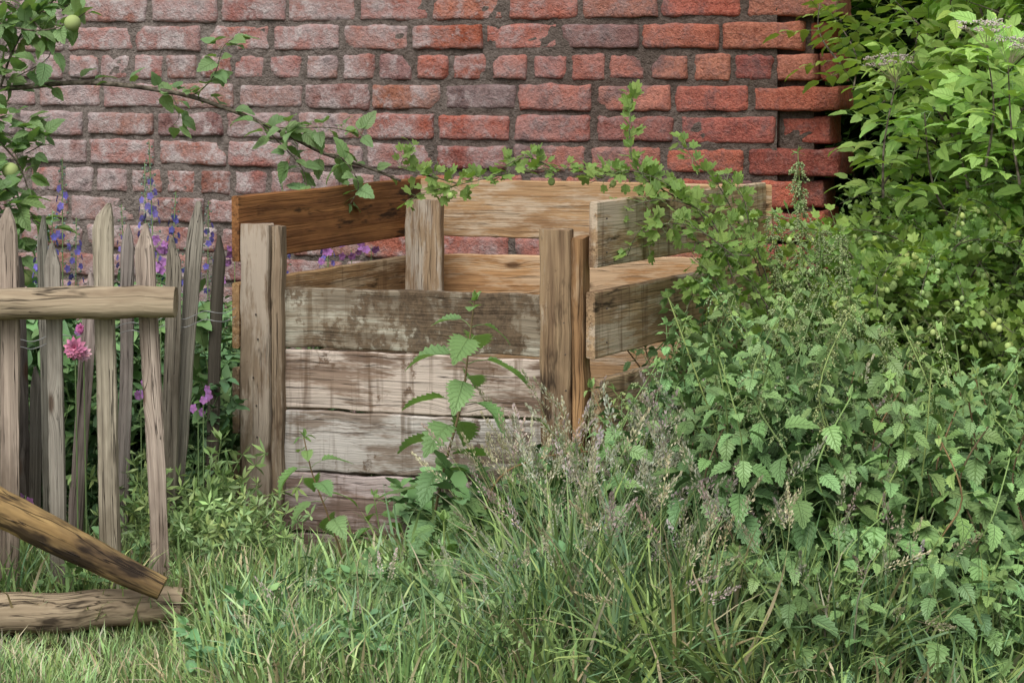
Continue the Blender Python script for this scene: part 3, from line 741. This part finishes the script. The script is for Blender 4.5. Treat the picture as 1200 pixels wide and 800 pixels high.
AP=[([(-285,150),(-120,100),(0,104),(100,97),(200,108),(262,126),(320,150),(380,180),(430,196),(470,212)],6.9,.011,1,.048),
 ([(0,104),(15,60),(40,20),(90,-20)],6.9,.005,3,.026),
 ([(-100,100),(-30,50),(40,15),(100,5)],6.9,.005,3,.026),
 ([(-60,10),(30,35),(75,30),(100,15)],6.8,.004,3,.026),
 ([(-60,-10),(20,10),(60,60),(20,90)],6.8,.004,2,.035),
 ([(-80,110),(-20,150),(20,190),(35,230)],6.8,.005,3,.024),
 ([(-80,150),(-30,210),(10,260),(25,330)],6.7,.005,3,.026),
 ([(-60,190),(0,215),(30,250),(60,270)],6.7,.004,3,.028),
 ([(-20,140),(20,140),(50,165),(30,180)],6.8,.004,3,.028),
 ([(200,108),(225,112),(250,90),(262,55),(280,42)],6.9,.003,2,.03),
 ([(300,140),(330,170),(355,200),(362,240)],6.85,.003,2,.028),
 ([(320,150),(355,150),(390,150),(430,160)],6.85,.003,2,.03),
 ([(380,180),(400,185),(420,215),(410,240)],6.8,.003,2,.03),
 ([(200,108),(210,135),(200,150)],6.9,.002,2,.03)]
for l,Y,r,nl,gp in AP: cane(app,pl(l,Y),'ov',.078,gp,C_app,r,nl,0,side=.03)
for (a,b) in ((85,27),(30,325),(12,200)):
    ball(app,P(a,b,6.75),.028,(.36,.43,.17),M_stem,12,9,.95)
app.obj('apple_tree')

def garden_var(h,ls,wr,col,n=3):
    mb=MB()
    for j in range(n):
        pts=smooth_path([Vector((U(-.03,.03),U(-.03,.03),0)),Vector((U(-.08,.08),U(-.08,.08),h*.5)),Vector((U(-.13,.13),U(-.13,.13),h*U(.8,1)))],7)
        tube(mb,pts,.003,.0015,C_stem,M_stem,3)
        for p in pts[1:]:
            for k in range(3):
                d=rdir(.3); leaf(mb,p+d*.01,d,Z(1)+rdir()*.4,ls*U(.7,1.1),ls*wr,jc(col,.2),M_garden,3,.04,U(.3,1.1),.2,pr_lance if wr<.2 else pr_ovate)
    return mb.pack()
GV=[garden_var(.7,.10,.17,C_garden),garden_var(.85,.08,.3,(.17,.30,.11)),garden_var(.6,.11,.13,(.20,.34,.13)),garden_var(.9,.07,.3,(.14,.25,.10))]
gar=Group('flower_bed_foliage')
for i in range(190):
    Y=U(6.1,7.9); px=U(-120,300+ (Y-6.3)*110); x=(px-600)*Y/F
    h=CH-(np.interp(px,[-100,100,200,300,480],[300,300,310,330,310])-HZ)*Y/F
    if 6.3<Y<7.2 and px>285: continue
    if Y<6.45 and px>235: continue
    inst(R.choice(GV),'garden_plant',gar,(x,Y,0),U(0,6.28),(U(-.15,.15),U(-.15,.15)),max(.5,h*U(.75,1.15)))
def floret(mb,c,d,r,col,n=5,mat=M_petal):
    d,s,nn=frame(d,rdir())
    for k in range(n):
        a=6.283*k/n; q=(s*math.cos(a)+nn*math.sin(a)+d*.35); leaf(mb,c,q,d,r,r*.42,jc(col,.15),mat,2,0,.5,.2,pr_obov)
def delph(h,col):
    mb=MB(); pts=[Vector((0,0,0)),Vector((U(-.02,.02),0,h*.5)),Vector((U(-.05,.05),0,h))]; pts=smooth_path(pts,6); tube(mb,pts,.003,.0015,C_stem,M_stem,4)
    for k in range(34):
        t=.66+.34*k/34; i=min(len(pts)-1,int(t*12)); p=Vector((pts[i].x,pts[i].y,h*t)); a=k*2.4; rd_=Vector((math.cos(a),math.sin(a),.2)); rr=.028*(1.15-(t-.66)*2.6)
        q=p+rd_*rr; tube(mb,[p,q],.0008,.0006,C_stem,M_stem,3)
        if t<.92 and R.random()<.6: floret(mb,q,rd_,.013,col)
        else: ball(mb,q,.004,jc((.18,.24,.18)),M_stem,5,4)
    for k in range(26):
        p=Vector((0,0,h*U(.1,.6))); d=rdir(.2); leaf(mb,p,d,Z(1)+rdir()*.4,U(.06,.1),.014,jc(C_garden),M_garden,4,.1,.7,.2,pr_lance)
    return mb.pack()
DV=[delph(1.0,(.16,.13,.38)),delph(1.0,(.21,.16,.40)),delph(1.0,(.12,.11,.32))]
dg=Group('delphinium')
for i,(px,py,Y) in enumerate([(72,185,6.9),(185,165,7.1),(60,245,6.7),(90,255,6.9),(172,190,7.4),(200,225,7.2),(45,275,6.6),(30,470,6.3),(55,330,6.5),(245,235,7.2),(150,240,7.2),(215,290,6.7),(330,215,7.6),(310,225,7.5),(15,440,6.3),(385,230,7.6)]):
    h=CH-(py-HZ)*Y/F; inst(DV[i%3],'d',dg,((px-600)*Y/F,Y,0),U(0,6.28),(0,0),(1,1,h))
fl=MB()
for (px,py,Y,c,r) in [(88,408,5.84,(.78,.30,.46),.036),(98,414,5.86,(.80,.50,.58),.026),(95,385,5.9,(.65,.20,.42),.018)]:
    p=P(px,py,Y); tube(fl,[Vector((p.x,p.y+.05,0)),p],.003,.002,C_stem,M_stem,4)
    for ring in range(4):
        for k in range(11):
            a=6.283*k/11+ring*.3; el=.25+ring*.45; q=Vector((math.cos(a)*math.cos(el),-math.sin(el)*.9,math.sin(a)*math.cos(el))); leaf(fl,p,q,Vector((0,-1,.2)),r*(1-.13*ring),r*.22,jc(c,.25),M_petal,2,0,.5,.4,pr_obov)
fl.obj('dahlia')
fo=MB()
for (cx,cy,Y,n,sp) in [(185,285,6.0,6,12),(188,312,6.0,4,9),(238,462,5.85,3,8),(232,478,5.85,2,6),(165,455,5.8,3,8),(412,292,7.3,6,12),(385,302,7.3,5,14),(435,290,7.3,3,10),(275,300,7.0,3,12),(100,385,6.0,4,12),(30,580,5.8,3,8),(255,320,6.4,3,12)]:
    for k in range(n):
        p=P(cx+U(-sp,sp),cy+U(-sp,sp),Y+U(-.03,.03)); floret(fo,p,Vector((U(-.8,.8),-1,U(-.8,.5))),U(.013,.019),(.44,.20,.46),5); 
    p=P(cx,cy,Y); tube(fo,[Vector((p.x,Y+.02,0)),p],.002,.0015,C_stem,M_stem,4)
fo.obj('purple_phlox')
wf=MB()
for (cx,cy,Y) in [(648,640,5.4),(654,668,5.4),(583,664,5.4),(505,735,5.2),(395,772,5.0),(980,640,5.3),(505,680,5.6),(1000,655,5.3),(700,712,5.2),(560,728,5.2),(670,700,5.2)]:
    p=P(cx,cy,Y-.12); floret(wf,p,Vector((U(-.5,.5),-1,.3)),.009,(.52,.20,.47),5); tube(wf,[Vector((p.x+U(-.05,.05),p.y+.06,0)),p],.001,.0008,C_stem,M_stem,3)
wf.obj('wild_geranium')
for g in GROUPS: g.build()

# ================================================================ LIGHT / CAMERA
w=bpy.data.worlds.new('World'); scene.world=w; w.use_nodes=True; nt=w.node_tree; nt.nodes.clear()
sd=Vector((-.25,-.75,1.0)).normalized()
sky=nt.nodes.new('ShaderNodeTexSky'); sky.sky_type='NISHITA'; sky.sun_disc=False; sky.sun_elevation=math.asin(sd.z); sky.sun_rotation=math.atan2(sd.x,sd.y); sky.dust_density=3
hs=nt.nodes.new('ShaderNodeHueSaturation'); hs.inputs['Saturation'].default_value=.3
bg=nt.nodes.new('ShaderNodeBackground'); bg.inputs[1].default_value=.15; wo=nt.nodes.new('ShaderNodeOutputWorld')
nt.links.new(sky.outputs[0],hs.inputs['Color']); nt.links.new(hs.outputs[0],bg.inputs[0]); nt.links.new(bg.outputs[0],wo.inputs[0])
sl=bpy.data.lights.new('sun','SUN'); sl.energy=2.3; sl.angle=math.radians(40); sl.color=(1,.99,.97); so=bpy.data.objects.new('sun',sl); COL.objects.link(so)
so.rotation_euler=(-sd).to_track_quat('-Z','Y').to_euler()
cam=bpy.data.cameras.new('camera'); co=bpy.data.objects.new('camera',cam); COL.objects.link(co); scene.camera=co
co.location=(0,0,CH); co.rotation_euler=(math.pi/2,0,0); cam.sensor_width=36; cam.lens=36*F/1200; cam.shift_y=-(400-HZ)/1200; cam.clip_end=500
scene.view_settings.view_transform='Standard'; scene.view_settings.look='None'; scene.view_settings.exposure=0
print('objects',len(bpy.data.objects))
